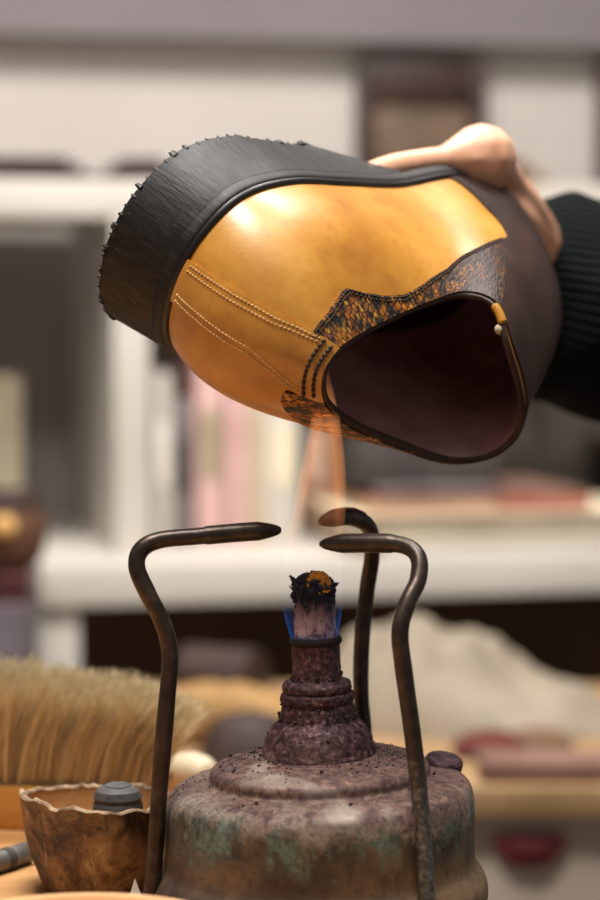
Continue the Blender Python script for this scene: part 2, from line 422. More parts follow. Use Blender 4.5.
# pale yellow card in the left cell
stand('card', 'pale yellow card standing in the left shelf cell above the brown jar', 'card', -40, 22, 375, M['cream'], d0=.25, dep=.02)
# things on top of the shelf
def strip(label, px0, px1, py, mat, d0, h, cat='leather'):
    a = front(px0, py, d0)[0]; b = front(px1, py, d0)[0]
    bm = bmesh.new()
    nl = 3
    for k in range(nl):
        add_box(bm, (a+.01*k,d0+.004*k,zs1+h*k/nl), (b-.013*k,d0+.09-.003*k,zs1+h*(k+.92)/nl), .002)
    o = link('leather_offcut', bm, mat, angle=30); o.location = O0; o.rotation_euler = (0,0,ROT); tag(o, label, cat, 'leather offcuts on the shelf top'); return o
strip('long dark brown leather offcuts lying along the shelf top at left', -30, 96, 160, M['frame'], .024, .024)
strip('short stack of dark brown leather behind the heel on the shelf top', 104, 190, 163, M['frame'], .03, .024)
strip('brown leather scraps on the shelf top behind the hand', 500, 552, 160, M['brown'], .06, .03)
# framed picture on wall
a, zt = front(358, 60, .44); b, zb_ = front(484, 196, .44)
e = empty('picture', O0+ex*((a+b)/2)+ey*.46+Vector((0,0,zb_)), ROT); tag(e, 'dark framed picture with a dull tan panel on the back wall', 'picture')
w = (b-a)/2; h = zt-zb_; fwid = w*.22
bm = bmesh.new(); tb = h*.27
add_box(bm, (-w,-.03,0), (-w+fwid,0,h), .003); add_box(bm, (w-fwid,-.03,0), (w,0,h), .003)
add_box(bm, (-w+fwid,-.03,0), (w-fwid,0,tb*.7), .003); add_box(bm, (-w+fwid,-.03,h-tb), (w-fwid,0,h), .003)
link('frame', bm, M['frame'], e, angle=30)
box('panel', (-w+fwid*.9,-.014,tb*.6), (w-fwid*.9,-.004,h-tb*.9), M['picture'], e, .001)
# left cabinet with book and jar
cl = unit('cabinet', 'low purple-grey cabinet left of the white desk', 'cabinet')
ua = front(-60, 640, -.27)[0]; ubb = front(33, 640, -.27)[0]; zc = front(10, 606, -.27)[1]
box('body', (ua-.15,-.27,FLOOR), (ubb,-.075,zc), M['purple_grey'], cl, .003)
box('door', (ua-.13,-.284,FLOOR+.06), (ubb-.015,-.271,zc-.03), M['purple_grey'], cl, .002)
p = O0+ex*(front(-4, 600, -.17)[0])+ey*-.17
zbk = front(10, 580, -.26)[1]
e = empty('book', Vector((p.x,p.y,zc)), ROT); tag(e, 'dark red book lying on the purple-grey cabinet', 'book')
hb_ = zbk-zc; eb = front(34, 590, -.25)[0]-front(-4, 600, -.17)[0]
box('cover', (-.14,-.085,hb_*.9), (eb,.085,hb_), M['deep_red'], e, .001); box('cover', (-.14,-.085,0), (eb,.085,hb_*.1), M['deep_red'], e, .001)
box('pages', (-.138,-.082,hb_*.1), (eb-.004,.083,hb_*.9), M['deep_red'], e, .001)
zj = front(10, 490, -.17)[1]; hj = zj-zbk
e = empty('jar', Vector((p.x+.0,p.y,zbk)), ROT); tag(e, 'round brown jar with brass clasp on the dark red book', 'jar')
bm = bmesh.new(); add_lathe(bm, [(.034,0),(.041,.005),(.047,hj*.25),(.049,hj*.5),(.046,hj*.72),(.041,hj*.8)], seg=40); link('jar_body', bm, M['jar_brown'], e)
bm = bmesh.new(); add_lathe(bm, [(.042,hj*.8),(.044,hj*.83),(.042,hj*.93),(.035,hj*.99),(.012,hj*1.0)], seg=40); link('lid', bm, M['dark'], e)
bm = bmesh.new(); bmesh.ops.create_uvsphere(bm, u_segments=20, v_segments=12, radius=.010)
for v in bm.verts: v.co = Vector((v.co.x*1.2+.004, v.co.y*.6-.051, v.co.z*1.1+hj*.60))
link('clasp', bm, M['brass'], e)

# ================================================================== LOW TABLE behind the bench (right and left of the lamp)
TZ = at(500, 787, .8).z
tab = empty('side_table', (0,.8,TZ)); tag(tab, 'low tan wooden table behind the workbench, heaped with cloth', 'table')
box('table_top', (-.235,0,-.024), (.46,.46,0), M['crate_tan'], tab, .002)
for x in (-.22,.40):
    for y in (.03,.39): box('leg', (x,y,FLOOR-TZ), (x+.045,y+.045,-.024), M['crate_tan'], tab, .002)
# crumpled linen heap
def heap(name, label, cat, cx, cy, rx, ry, h, mat, seed, base, rot=0.0, fold=1.0, skew=0.0):
    bm = bmesh.new(); rows = []
    n, m = 26, 72
    for i in range(n+1):
        v = i/n; row = []
        for j in range(m):
            a = 2*math.pi*j/m
            rr = v*(1+.12*mnoise.noise(Vector((math.cos(a)*1.3,math.sin(a)*1.3,seed))))
            x, y = rx*rr*math.cos(a), ry*rr*math.sin(a)
            hz = h*(max(0, 1-v**3))**.7*(1-skew*x/rx)
            q = Vector((x*16, y*16, seed*3.1))
            wr = mnoise.noise(q)+.6*abs(mnoise.noise(q*2.1))
            z = hz*(1+.35*fold*wr)+.012*fold*abs(mnoise.noise(q*1.6))*(1-v*.6)
            row.append(Vector((cx+x*math.cos(rot)-y*math.sin(rot), cy+x*math.sin(rot)+y*math.cos(rot), base+max(.0006, z))))
        rows.append(row)
    V,_ = grid(bm, rows, closed_u=True)
    low = [bm.verts.new((v.co.x, v.co.y, base)) for v in V[-1]]
    for j in range(m): bm.faces.new((V[-1][j], V[-1][(j+1)%m], low[(j+1)%m], low[j]))
    bm.faces.new(low)
    bmesh.ops.remove_doubles(bm, verts=V[0], dist=1e-5)
    o = link(name, bm, mat, angle=180); tag(o, label, cat); return o
q = at(482, 720, 1.05)
heap('linen_cloth', 'big heap of crumpled off-white cloth on the low table behind the lamp', 'cloth', q.x, 1.07, .150, .10, (at(430,618,1.05).z-TZ)*.66, M['linen'], 1.3, TZ, fold=1.1, skew=1.0)
# red leather piece, brown scrap
q = at(487, 745, .93); bm = bmesh.new()
b_ = at(487, 752, .93)
e = empty('shoe_upper', (q.x, .93, TZ)); tag(e, 'red leather shoe upper lying before the rumpled cloth', 'shoe upper')
prof = [(-.030,0,.001),(-.025,.0,.009),(-.012,.0,.016),(.012,0,.018),(.026,0,.010),(.031,0,.001)]
rows = []
for k in range(9):
    s = (k-4)/4; rows.append([Vector((x*(1-.25*s*s), .03*s, z*(1-.55*s*s)+.0003)) for x,_,z in catmull(prof, 4)])
bm = bmesh.new(); grid(bm, rows); bmesh.ops.solidify(bm, geom=bm.faces[:], thickness=.002); link('leather', bm, M['red'], e)
bm = bmesh.new(); add_tube(bm, [Vector(v) for v in catmull([(-.028,-.031,.004),(-.01,-.034,.008),(.012,-.034,.009),(.028,-.031,.004)], 6)], .0022, 8); link('piping', bm, M['deep_red'], e)
q = at(537, 722, .95)
heap('leather_scrap', 'crumpled brown leather scrap beside the red shoe upper', 'leather', q.x, .95, .028, .03, .013, M['brown'], 9.1, TZ, fold=.7)
# pinkish board in front
q0 = at(478, 780, .84); q1 = at(640, 780, .84)
o = box('board', (q0.x,.81,TZ), (q1.x,.86,TZ+.017), M['pink_board'], None, .003); tag(o, 'flat pinkish box lid along the front edge of the low table', 'box lid')
# white bag with red mark under table
e = empty('paper_bag', (at(545,860,.86).x, .86, FLOOR)); tag(e, 'pale bag with a dark red print standing under the low table', 'bag')
bh = at(545, 818, .82).z-FLOOR
bm = bmesh.new(); rows = []
for i in range(13):
    v = i/12; row = []
    for j in range(48):
        a = 2*math.pi*j/48; c_, s_ = math.cos(a), math.sin(a)
        r_ = 1/max(abs(c_), abs(s_))**.8
        x, y = .085*r_*c_*(1+.04*v), .05*r_*s_*(1-.35*v)
        wv = .006*mnoise.noise(Vector((x*30, y*30, v*7)))
        row.append(Vector((x+wv, y+wv, bh*v)))
    rows.append(row)
V,_ = grid(bm, rows, closed_u=True); bm.faces.new(V[0]); link('bag_body', bm, M['bag'], e)
zm = at(531, 853, .805).z-FLOOR; xm = at(531, 853, .805).x-e.location.x
bm = bmesh.new(); rows = []
for i in range(5):
    rr = i/4
    rows.append([Vector((xm+.026*rr*math.cos(a)*(1+.2*math.sin(3*a)), -.0445+.000*rr-.006*(1-rr), zm+.017*rr*math.sin(a)*(1+.2*math.cos(2*a)))) for a in [2*math.pi*k/28 for k in range(28)]])
grid(bm, rows, closed_u=True); bmesh.ops.remove_doubles(bm, verts=bm.verts[:], dist=1e-6); link('print', bm, M['blood_red'], e)
q = at(252, 735, .86)
heap('grey_rag', 'dark grey rag bunched on the low table just left of the burner neck', 'rag', q.x, .85, .045, .035, (at(252,708,.85).z-TZ)*.9, M['dark'], 3.3, TZ, fold=.6)
# left side of the low table: tan block, pale knob, grey roll
q = at(225, 720, 1.0)
e = empty('shoe_last', (q.x, .97, TZ)); tag(e, 'tan wooden shoe last lying behind the brush, left of the burner', 'shoe last')
bm = bmesh.new(); rows = []
zt_ = at(225, 685, .95).z-TZ
L_ = .098
for i in range(25):
    s = i/24; x = -L_+2*L_*s
    w = .030*math.sin(math.pi*min(.97, max(.03, s)))**.5*(1+.25*math.cos(s*6.28)); hh = zt_*(.55+.45*math.sin(math.pi*(s*.8+.15)))*math.sin(math.pi*min(.97, max(.03, s)))**.4
    rows.append([Vector((x, w*math.cos(a), hh*.5+hh*.5*math.sin(a))) for a in [2*math.pi*k/28 for k in range(28)]])
V,_ = grid(bm, rows, closed_u=True); bm.faces.new(V[0]); bm.faces.new(V[-1]); link('last_body', bm, M['tan_block'], e)
bm = bmesh.new(); add_lathe(bm, [(.006,zt_*.9),(.007,zt_+.004),(.004,zt_+.006)], seg=16); link('peg', bm, M['dark'], e)
dq = at(222, 650, 1.10)
bm = bmesh.new(); rr = .026
add_tube(bm, [Vector((dq.x-.035,1.17,TZ+rr)), Vector((dq.x-.015,1.16,TZ+rr)), Vector((dq.x+.01,1.15,TZ+rr)), Vector((dq.x+.03,1.14,TZ+rr))], rr, 32)
o = link('thread_roll', bm, M['dark'], angle=40); tag(o, 'dim grey roll in the dark behind the shoe last', 'roll')

# ================================================================== WORKBENCH
bench = empty('workbench', (0,0,0)); tag(bench, 'worn light wooden workbench carrying the spirit lamp', 'workbench')
box('bench_top', (-.75,-.42,-.04), (.074,.255,0), M['bench'], bench, .003)
for x in (-.72,.01):
    for y in (-.38,.17): box('leg', (x,y,FLOOR), (x+.06,y+.06,-.04), M['bench'], bench, .003)

# ---- brush
bx0, bx1 = -.245, at(176, 780, .16).x
BY = .165
br = empty('shoe_brush', ((bx0+bx1)/2, BY, 0)); tag(br, 'wide horsehair shoe brush lying bristles up behind the coconut bowl', 'brush')
hw = (bx1-bx0)/2; HB = .020
bm = bmesh.new(); rows = []
for zf, sc_ in ((0,.93),(.003,.98),(.012,1.0),(.02,.99),(HB,.95)):
    row = []
    for k in range(64):
        a = 2*math.pi*k/64; c_, s_ = math.cos(a), math.sin(a)
        row.append(Vector((hw*sc_*math.copysign(abs(c_)**.35, c_), .030*sc_*math.copysign(abs(s_)**.7, s_)*(1-.25*abs(c_)**6), zf)))
    rows.append(row)
V,_ = grid(bm, rows, closed_u=True); bm.faces.new(V[0]); bm.faces.new(V[-1]); link('brush_back', bm, M['brush_wood'], br)
bm = bmesh.new(); uvl = bm.loops.layers.uv.new('UVMap')
tx, ty = 26, 7
for i in range(tx):
    for j in range(ty):
        cx_ = -hw*.92+2*hw*.92*(i+.5)/tx; cy_ = -.023+.046*(j+.5)/ty
        tl = .060-.020*i/tx+.002*math.sin(i*1.7+j)+.002*random.random() - .010*max(0, (i-tx*.85)/(tx*.15))
        tlean = Vector((.008+.006*random.uniform(-1,1)+.006*i/tx, (cy_/.023)*.008-.003, 0)); tu = random.random()
        for k in range(52):
            a = random.uniform(0, 6.28); r_ = .0036*math.sqrt(random.random())
            p0 = Vector((cx_+r_*math.cos(a), cy_+r_*math.sin(a), HB-.001))
            sp = Vector((math.cos(a), math.sin(a), 0))*r_*1.1
            ln = tl*random.uniform(.9, 1.03)
            p1 = p0+tlean*.4+sp*.6+Vector((0,0,ln*.5)); p2 = p0+tlean*1.2+sp*1.5+Vector((random.gauss(0,.0011), random.gauss(0,.0011), ln))
            d = Vector((math.cos(a+1.3), math.sin(a+1.3), 0)).normalized()*.00038
            d2 = Vector((-d.y, d.x, 0))
            vs = []
            for p, s in ((p0,1),(p1,1),(p2,.55)):
                vs.append([bm.verts.new(p+d*s), bm.verts.new(p-d*.5*s+d2*.87*s), bm.verts.new(p-d*.5*s-d2*.87*s)])
            uu = (tu+random.uniform(-.15,.15), random.random())
            for r2 in range(2):
                for c2 in range(3):
                    f_ = bm.faces.new((vs[r2][c2], vs[r2][(c2+1)%3], vs[r2+1][(c2+1)%3], vs[r2+1][c2]))
                    for lo_ in f_.loops: lo_[uvl].uv = uu
o = link('bristles', bm, M['hair'], br); o['kind'] = 'stuff'
br.rotation_euler = (0,0,math.radians(-6))

# ---- small pale knob handle between brush and lamp
q = at(214, 752, .22)
e = empty('awl', (q.x, .20, 0)); tag(e, 'awl with pale rounded wooden handle lying between brush and lamp', 'awl')
bm = bmesh.new(); add_lathe(bm, [(.004,0),(.009,.003),(.012,.012),(.0125,.022),(.010,.034),(.0075,.046),(.008,.052),(.006,.054)], seg=28); hd = link('handle', bm, M['pale_knob'], e)
bm = bmesh.new(); add_lathe(bm, [(.0062,.053),(.0062,.06),(.0022,.061),(.0018,.10),(.0003,.12)], seg=16); bl = link('blade', bm, M['grey_metal'], e)
for x_ in (hd, bl):
    x_.data.transform(Matrix.Translation((0,0,.0105)) @ Matrix.Scale(.8,4) @ Matrix.Rotation(math.radians(40),4,'Z') @ Matrix.Rotation(math.radians(-90),4,'X'))

# ---- coconut bowl
BX, BYc = -.0872, .034
bowl = empty('coconut_bowl', (BX, BYc, 0)); tag(bowl, 'rough half coconut shell bowl beside the spirit lamp', 'bowl')
def rimz(a): return .0390+.0016*math.sin(2*a+.6)+.0014*math.cos(a+2.2)+.0022*mnoise.noise(Vector((math.cos(a)*3, math.sin(a)*3, 4.2)))
RB = .0312
def shell(off, seed, rows_n=16, r0=0.0, rough=.0009):
    rows = []
    for i in range(rows_n+1):
        v = i/rows_n; row = []
        for j in range(80):
            a = 2*math.pi*j/80; zt = rimz(a)
            ang = v*math.pi*.5*1.02
            if v < .25: r, z = (RB-off)*.66*v/.25, off
            else:
                w_ = (v-.25)/.75; r, z = (RB-off)*(.66+.34*math.sin(w_*math.pi*.5)**.9), off+(zt-off)*w_
            r *= 1+.02*math.sin(3*a+1)
            n = rough*mnoise.noise(Vector((r*math.cos(a)*120, r*math.sin(a)*120, z*120+seed)))
            row.append(Vector(((r+n)*math.cos(a), (r+n)*math.sin(a), z+(.0008*mnoise.noise(Vector((math.cos(a)*9, math.sin(a)*9, 1.0)))+.0006*mnoise.noise(Vector((math.cos(a)*22, math.sin(a)*22, 1.0))) if v > .97 else 0))))
        rows.append(row)
    return rows
out = shell(0, 1.0); inn = shell(.0019, 2.0, rough=.0003)
bm = bmesh.new(); grid(bm, out, closed_u=True); bmesh.ops.remove_doubles(bm, verts=bm.verts[:], dist=1e-6); link('shell', bm, M['coconut'], bowl, angle=80)
bm = bmesh.new(); grid(bm, inn, closed_u=True); bmesh.ops.remove_doubles(bm, verts=bm.verts[:], dist=1e-6); link('inside', bm, M['coco_in'], bowl, angle=80)
bm = bmesh.new()
mid = [(a_+b_)/2+Vector((0,0,.0003+.0007*mnoise.noise(Vector((a_.x*700,a_.y*700,3))))) for a_, b_ in zip(out[-1], inn[-1])]
lowo = [v*1.0+Vector((0,0,-.0007+.0006*mnoise.noise(v*500))) + Vector((v.x,v.y,0)).normalized()*.0005 for v in out[-1]]
lowi = [v+Vector((0,0,-.001))-Vector((v.x,v.y,0)).normalized()*.0003 for v in inn[-1]]
grid(bm, [lowo, out[-1], mid, inn[-1], lowi], closed_u=True); link('rim', bm, M['coco_rim'], bowl, angle=80)
# grey cap in the bowl
q = at(121, 808, BYc)
cp = empty('rubber_stopper', (q.x-.0012, BYc-.001, .0050)); tag(cp, 'dark grey ribbed stopper sitting in the coconut bowl', 'stopper')
bm = bmesh.new(); add_lathe(bm, [(.0078,0),(.0092,.010),(.0102,.022),(.0106,.027),(.0104,.0282),(.0107,.0292),(.0104,.0310),(.0098,.0320),(.0098,.0328),(.0103,.0336),(.0092,.0366),(.0070,.0382),(.003,.0385)], seg=40); link('body', bm, M['grey_rubber'], cp, angle=30)
bm = bmesh.new(); add_lathe(bm, [(.0055,.0380),(.0056,.0387),(.0050,.0391),(.0020,.0389)], seg=32); link('top_disc', bm, M['grey_rubber'], cp, angle=30)
# grey tube at lower left
bm = bmesh.new()
p0 = at(-70, 905, .02); p1 = at(30, 868, .075); r_ = .0048
p0.z = r_; p1.z = r_
d = (p1-p0).normalized(); pts = [p0+d*(s*(p1-p0).length) for s in (0,.25,.5,.75,.97,1.0)]
e = empty('metal_tube', p0); tag(e, 'grey metal tube lying left of the coconut bowl', 'tube')
add_tube(bm, [p-p0 for p in pts], [r_,r_,r_,r_,r_,r_*.8], 24); link('tube', bm, M['grey_metal'], e)
bm = bmesh.new(); add_tube(bm, [d*((p1-p0).length*.72), d*((p1-p0).length*.78)], r_*1.0001+.0004, 24); link('collar', bm, M['dark_grey'], e)
# turned wooden dish, foreground
TXc, TYc, TR = at(88, 893, -.14).x, -.175, .056
tz = at(88, 892, TYc+TR).z
dish = empty('wooden_dish', (TXc, TYc, 0)); tag(dish, 'pale turned wooden dish whose rim shows along the bottom edge', 'dish')
bm = bmesh.new(); add_lathe(bm, [(TR*.6,0),(TR*.7,.002),(TR*.95,tz*.6),(TR,tz*.92),(TR-.001,tz),(TR-.004,tz),(TR-.0055,tz*.93),(TR*.6,.005),(TR*.1,.004)], seg=96); link('dish_body', bm, M['tray'], dish, angle=50)
bm = bmesh.new(); add_tube(bm, [Vector((TR*.985*math.cos(a), TR*.985*math.sin(a), tz*.72)) for a in [2*math.pi*k/96 for k in range(97)]], .0006, 8); link('turned_ring', bm, M['brush_wood'], dish)
# paper scraps
def scrap(label, px, py, Y, w, h, twist, lean):
    q = at(px, py, Y); bm = bmesh.new()
    pts = [(-w,0,0),(w,0,0),(w*.35,.002,h*.55),(0,.004,h),(-w*.45,.001,h*.5)]
    vs = [bm.verts.new(p) for p in pts]; bm.faces.new(vs)
    bmesh.ops.solidify(bm, geom=bm.faces[:], thickness=.0005)
    o = link('paper_scrap', bm, M['paper'], smooth=False); o.location = (q.x, Y, 0); o.rotation_euler = (lean, 0, twist); tag(o, label, 'paper'); return o
scrap('tiny white pointed paper scrap between dish and left prong', 137, 890, -.040, .0095, at(137,881,-.040).z, .2, -.1)
bm = bmesh.new(); q = at(4, 893, -.03)
rows = []
for i in range(6):
    rows.append([Vector((q.x-.03+.038*j/7-.004*i*j/14, -.055+.05*i/5, .0008+.010*math.sin(math.pi*(j/7)*.9)*(.5+.5*math.cos(i*.7)))) for j in range(8)])
grid(bm, rows); bmesh.ops.solidify(bm, geom=bm.faces[:], thickness=.0006); o = link('paper_sheet', bm, M['paper']); tag(o, 'curled greyish paper at the lower left corner of the bench', 'paper')

# ================================================================== SPIRIT LAMP
AX = .008
lamp = empty('spirit_lamp', (AX, 0, 0)); tag(lamp, 'old tarnished copper spirit lamp with three bent iron prongs', 'spirit lamp')
def dent(p, a):
    z = p.z; k = min(1, max(0, (z-.004)/.045))
    n = mnoise.noise(Vector((math.cos(a)*1.5, math.sin(a)*1.5, z*30)))*.0007*(1 if z < .06 else .4)
    r = Vector((p.x, p.y, 0)); r = r.normalized()*n if r.length > 1e-6 else r
    return Vector((p.x-.030*max(0, z-.055)+r.x, p.y+r.y, z+.040*p.x*k))
def smooth_prof(pr, n=5):
    return [(v.x, v.y) for v in catmull([(r, z, 0) for r, z in pr], n)]
bm = bmesh.new(); add_lathe(bm, smooth_prof([(.060,0),(.066,.001),(.0685,.006),(.0683,.012),(.0660,.0165),(.0635,.0205),(.0629,.028),(.0628,.040),(.0621,.0468),(.0598,.0508),(.0545,.0530),(.0480,.0540),(.0450,.0548),(.0444,.0578),(.0428,.0598),(.0390,.0612),(.0330,.0628),(.0270,.0636),(.021,.064)]), seg=128, fn=dent)
link('tank', bm, M['tank'], lamp, angle=60)
def crust(p, a):
    p = dent(p, a)
    n = .0004*mnoise.noise(p*260)+.00045*mnoise.noise(p*700)
    r = Vector((p.x, p.y, 0)).normalized() if Vector((p.x,p.y,0)).length > 1e-5 else Vector()
    return p+r*n+Vector((0,0,n*.5))
bm = bmesh.new(); add_lathe(bm, smooth_prof([(.0232,.0630),(.0226,.0665),(.0214,.071),(.0190,.0750),(.0164,.0775),(.0152,.0795),(.0146,.0830),(.0138,.0850)],6), seg=96, fn=crust); link('burner_base', bm, M['burner'], lamp, angle=60)
bm = bmesh.new(); add_lathe(bm, smooth_prof([(.0130,.0845),(.0146,.0856),(.0148,.0880),(.0140,.0892),(.0134,.0897),(.0140,.0905),(.0138,.0925),(.0118,.0940),(.0100,.0945)],5), seg=96, fn=crust); link('collar', bm, M['burner'], lamp, angle=60)
bm = bmesh.new(); add_lathe(bm, smooth_prof([(.0102,.0940),(.0098,.0970),(.0096,.1030),(.0098,.1085)],6), seg=72, fn=crust); link('neck', bm, M['burner'], lamp, angle=60)
bm = bmesh.new(); add_lathe(bm, smooth_prof([(.0096,.1085),(.0104,.1090),(.0107,.1102),(.0103,.1114),(.0095,.1118),(.0086,.1117),(.0084,.1105)],5), seg=72, fn=lambda p,a: dent(p,a)); link('mouth_ring', bm, M['char'], lamp, angle=60)
# wick
bm = bmesh.new(); rows = []
for i in range(26):
    v = i/25; z = .1085+.0265*v; row = []
    for k in range(60):
        a = 2*math.pi*k/60
        r = .0084*(1+.035*math.sin(5*a+2*v)+.03*math.sin(9*a-3*v))+.0006*mnoise.noise(Vector((math.cos(a)*4, math.sin(a)*4, z*260)))
        r *= (1-.06*v); r *= 1.0 if v < .85 else 1-.5*((v-.85)/.15)**2
        row.append(Vector((r*math.cos(a)*1.0-.030*(z-.055), r*math.sin(a)*.85, z+.0010*math.sin(3*a)*v)))
    rows.append(row)
V,_ = grid(bm, rows, closed_u=True); bm.faces.new(V[-1]); bm.faces.new(V[0]); wick = link('wick', bm, M['wick'], lamp, angle=60)
bm = bmesh.new()
random.seed(3)
for k in range(520):
    a = random.uniform(0, 6.28); r_ = .0086*math.sqrt(random.random()); zz_ = .1322+.0052*(1-(r_/.0092)**2)-abs(random.gauss(0,.0018))*(1 if r_ < .006 else 2.2)
    b = bmesh.new(); bmesh.ops.create_icosphere(b, subdivisions=1, radius=random.uniform(.0005,.0013))
    for v in b.verts: v.co *= random.uniform(.45,1.6)
    merge(bm, b, Matrix.Translation((r_*math.cos(a)-.0024, r_*math.sin(a)*.88, zz_)))
for k in range(26):
    a = random.uniform(0, 6.28); p_ = Vector((.0080*math.cos(a)-.0024, .0070*math.sin(a), .1315+random.uniform(-.002,.003)))
    d_ = Vector((math.cos(a), math.sin(a), random.uniform(.2,1.2))).normalized()
    add_tube(bm, [p_, p_+d_*.0013, p_+d_*random.uniform(.0022,.0034)+Vector((0,0,.0004))], [.0005,.0004,.0002], 5)
link('charred_top', bm, M['char'], wick, angle=180)
bm = bmesh.new()
for k in range(420):
    a = random.uniform(0, 6.28); r_ = .0046*math.sqrt(random.random())
    b = bmesh.new(); bmesh.ops.create_icosphere(b, subdivisions=1, radius=random.uniform(.0004,.0010))
    for v in b.verts: v.co *= random.uniform(.6,1.4)
    merge(bm, b, Matrix.Translation((-.0006+r_*math.cos(a), -.0058+.0012*random.random()+.25*(r_*math.sin(a)+.003), .1338+r_*math.sin(a)*.95)))
link('ember', bm, M['ember'], wick, angle=180)
# prongs
def prong(pts, mat, r=.0034, tip=.0010):
    P = catmull([p-lamp.location for p in pts], 12); n = len(P)
    Ls = [0]
    for i in range(1, n): Ls.append(Ls[-1]+(P[i]-P[i-1]).length)
    R_ = []
    for i in range(n):
        dl = Ls[-1]-Ls[i]; k = min(1, dl/.009)
        R_.append((tip+(r*1.12-tip)*k**.6)*(1+.03*mnoise.noise(P[i]*90)) if dl < .03 else r*(1.0+.05*mnoise.noise(P[i]*70)))
    bm = bmesh.new(); add_tube(bm, P, R_, 20); return link('prong', bm, mat, lamp, angle=60)
def seq(pxs, Y0, Y1, dips=()):
    n = len(pxs); out_ = []
    for i, (x, y) in enumerate(pxs): out_.append(at(x, y, Y0+(dips[i] if i < len(dips) else 0)+(Y1-Y0)*max(0, (i-n*.45)/(n-1-n*.45))))
    return out_
prong(seq([(151,903),(155,855),(161,770),(167,700),(170,655),(163,624),(148,594),(137,568),(141,550),(160,540),(200,536),(245,532),(281,530)], -.017, -.004), M['iron_bare'])
prong(seq([(427,925),(425,865),(419,790),(412,730),(404,672),(400,632),(407,604),(418,580),(418,557),(402,545),(365,543),(320,544)], -.0470, -.012, (-.0085,-.0045,-.0010)), M['iron'])
prong(seq([(365,775),(364,730),(361,690),(362,640),(367,590),(372,556),(370,530),(356,518),(340,517),(320,522)], .060, .012), M['iron_bare'])
# solder strap where the right prong meets the tank
# filler cap
q = at(443, 758, .020)
c_ = empty('filler_cap', (0,0,0)); bpy.data.objects.remove(c_)
bm = bmesh.new(); add_lathe(bm, [(.0070,0),(.0078,.0004),(.0080,.003),(.0074,.0040),(.0066,.0036),(.0060,.0042),(.002,.0044)], seg=40)
bm.transform(Matrix.Translation((q.x-AX, .020, q.z-.0040)) @ Matrix.Rotation(math.radians(9),4,'Y') @ Matrix.Rotation(math.radians(15),4,'X')); link('filler_cap', bm, M['maroon'], lamp, angle=40)
# grit
bm = bmesh.new(); random.seed(11)
def dome_z(r):
    pr = [(.021,.064),(.027,.0636),(.033,.0628),(.039,.0612),(.0428,.0592),(.0448,.0552),(.0545,.0530),(.0598,.0508),(.0621,.0468)]
    for (r0,z0_),(r1,z1_) in zip(pr, pr[1:]):
        if r0 <= r <= r1: return z0_+(z1_-z0_)*(r-r0)/(r1-r0)
    return .064
for k in range(620):
    a = random.uniform(0, 6.28); r_ = min(.058, abs(random.gauss(.0255 if k % 3 else .045, .008)))
    if r_ < .0225: continue
    p_ = dent(Vector((r_*math.cos(a), r_*math.sin(a), dome_z(r_))), a)
    b = bmesh.new(); bmesh.ops.create_icosphere(b, subdivisions=1, radius=random.choice((.00022,.0003,.00035,.0007 if k % 4 == 0 else .0003)))
    for v in b.verts: v.co = v.co*random.uniform(.4,1.7)
    merge(bm, b, Matrix.Translation(p_+Vector((0,0,.0003))))
for k in range(260):
    a = random.uniform(0, 6.28); z = random.choice((.0785,.0800,.072,.0955,.0850,.0805))+random.gauss(0,.0012)
    r_ = .0156 if z < .083 else (.0142 if z < .09 else .0102)
    if z < .077: r_ = .0205
    p_ = dent(Vector((r_*math.cos(a), r_*math.sin(a), z)), a)
    b = bmesh.new(); bmesh.ops.create_icosphere(b, subdivisions=1, radius=random.choice((.0003,.0004,.0007)))
    for v in b.verts: v.co = v.co*random.uniform(.4,1.7)
    merge(bm, b, Matrix.Translation(p_))
o = link('soot_crumbs', bm, M['grit'], lamp, angle=180); o['kind'] = 'stuff'

# ---- flame: a thin luminous shell of gas round the wick
t = NT('flame_gas'); t.n.remove(t.b)
co = t.coord('Object'); sep = t.new('ShaderNodeSeparateXYZ'); t.con(co, sep.inputs[0]); z = sep.outputs[2]
colr = t.ramp(t.mr(z, 0, .105), [(0,(0,0,0,1)),(.02,(.001,.15,.62,1)),(.08,(.002,.13,.48,1)),(.15,(.012,.045,.13,1)),(.28,(.03,.03,.05,1)),(.45,(.16,.055,.02,1)),(.62,(.55,.19,.06,1)),(.80,(.70,.24,.075,1)),(.93,(.95,.33,.11,1)),(1,(.5,.16,.05,1))])
em = t.new('ShaderNodeEmission'); t.con(colr, em.inputs[0]); em.inputs[1].default_value = 42
t.con(em.outputs[0], t.out.inputs['Volume']); M['flame'] = t.m
FB = Vector((AX-.0016-.0006, 0, .1090))
prof = [(.0086,0),(.0098,.003),(.0118,.012),(.0124,.022),(.0120,.034),(.0112,.047),(.0099,.060),(.0080,.073),(.0055,.086),(.0030,.096),(.0008,.103)]
pr = smooth_prof(prof, 5)
def fl(off):
    rows = []
    for r, z in pr:
        r2 = max(.0002, r*(1-(.8*max(0, z-.02)/.083 if off else 0))-off); z2 = z
        z2 = z*1.07; sh = .0056*(max(0, z-.02)/.083)**1.4-.001*math.sin(z*70)
        rows.append([Vector((sh+r2*math.cos(a), r2*math.sin(a), z2)) for a in [2*math.pi*k/64 for k in range(64)]])
    return rows
bm = bmesh.new(); Vo,_ = grid(bm, fl(0), closed_u=True); Vi,_ = grid(bm, fl(.0006), closed_u=True)
for k in range(64):
    bm.faces.new((Vo[0][k], Vo[0][(k+1)%64], Vi[0][(k+1)%64], Vi[0][k]))
bm.faces.new(Vo[-1]); bm.faces.new(Vi[-1])
o = link('flame', bm, M['flame'], angle=180); o.location = FB; tag(o, 'thin blue and orange flame rising from the wick to the shoe', 'flame')

# ================================================================== SHOE
SR = Matrix(((0.60207963,0.36375161,0.71076359),(0.79542384,-0.35051322,-0.49441016),(0.06928954,0.86303259,-0.50037357)))
SLOC = Vector((-0.04719058,-0.00085313,0.25607222)); SSC = 1.071584727550658
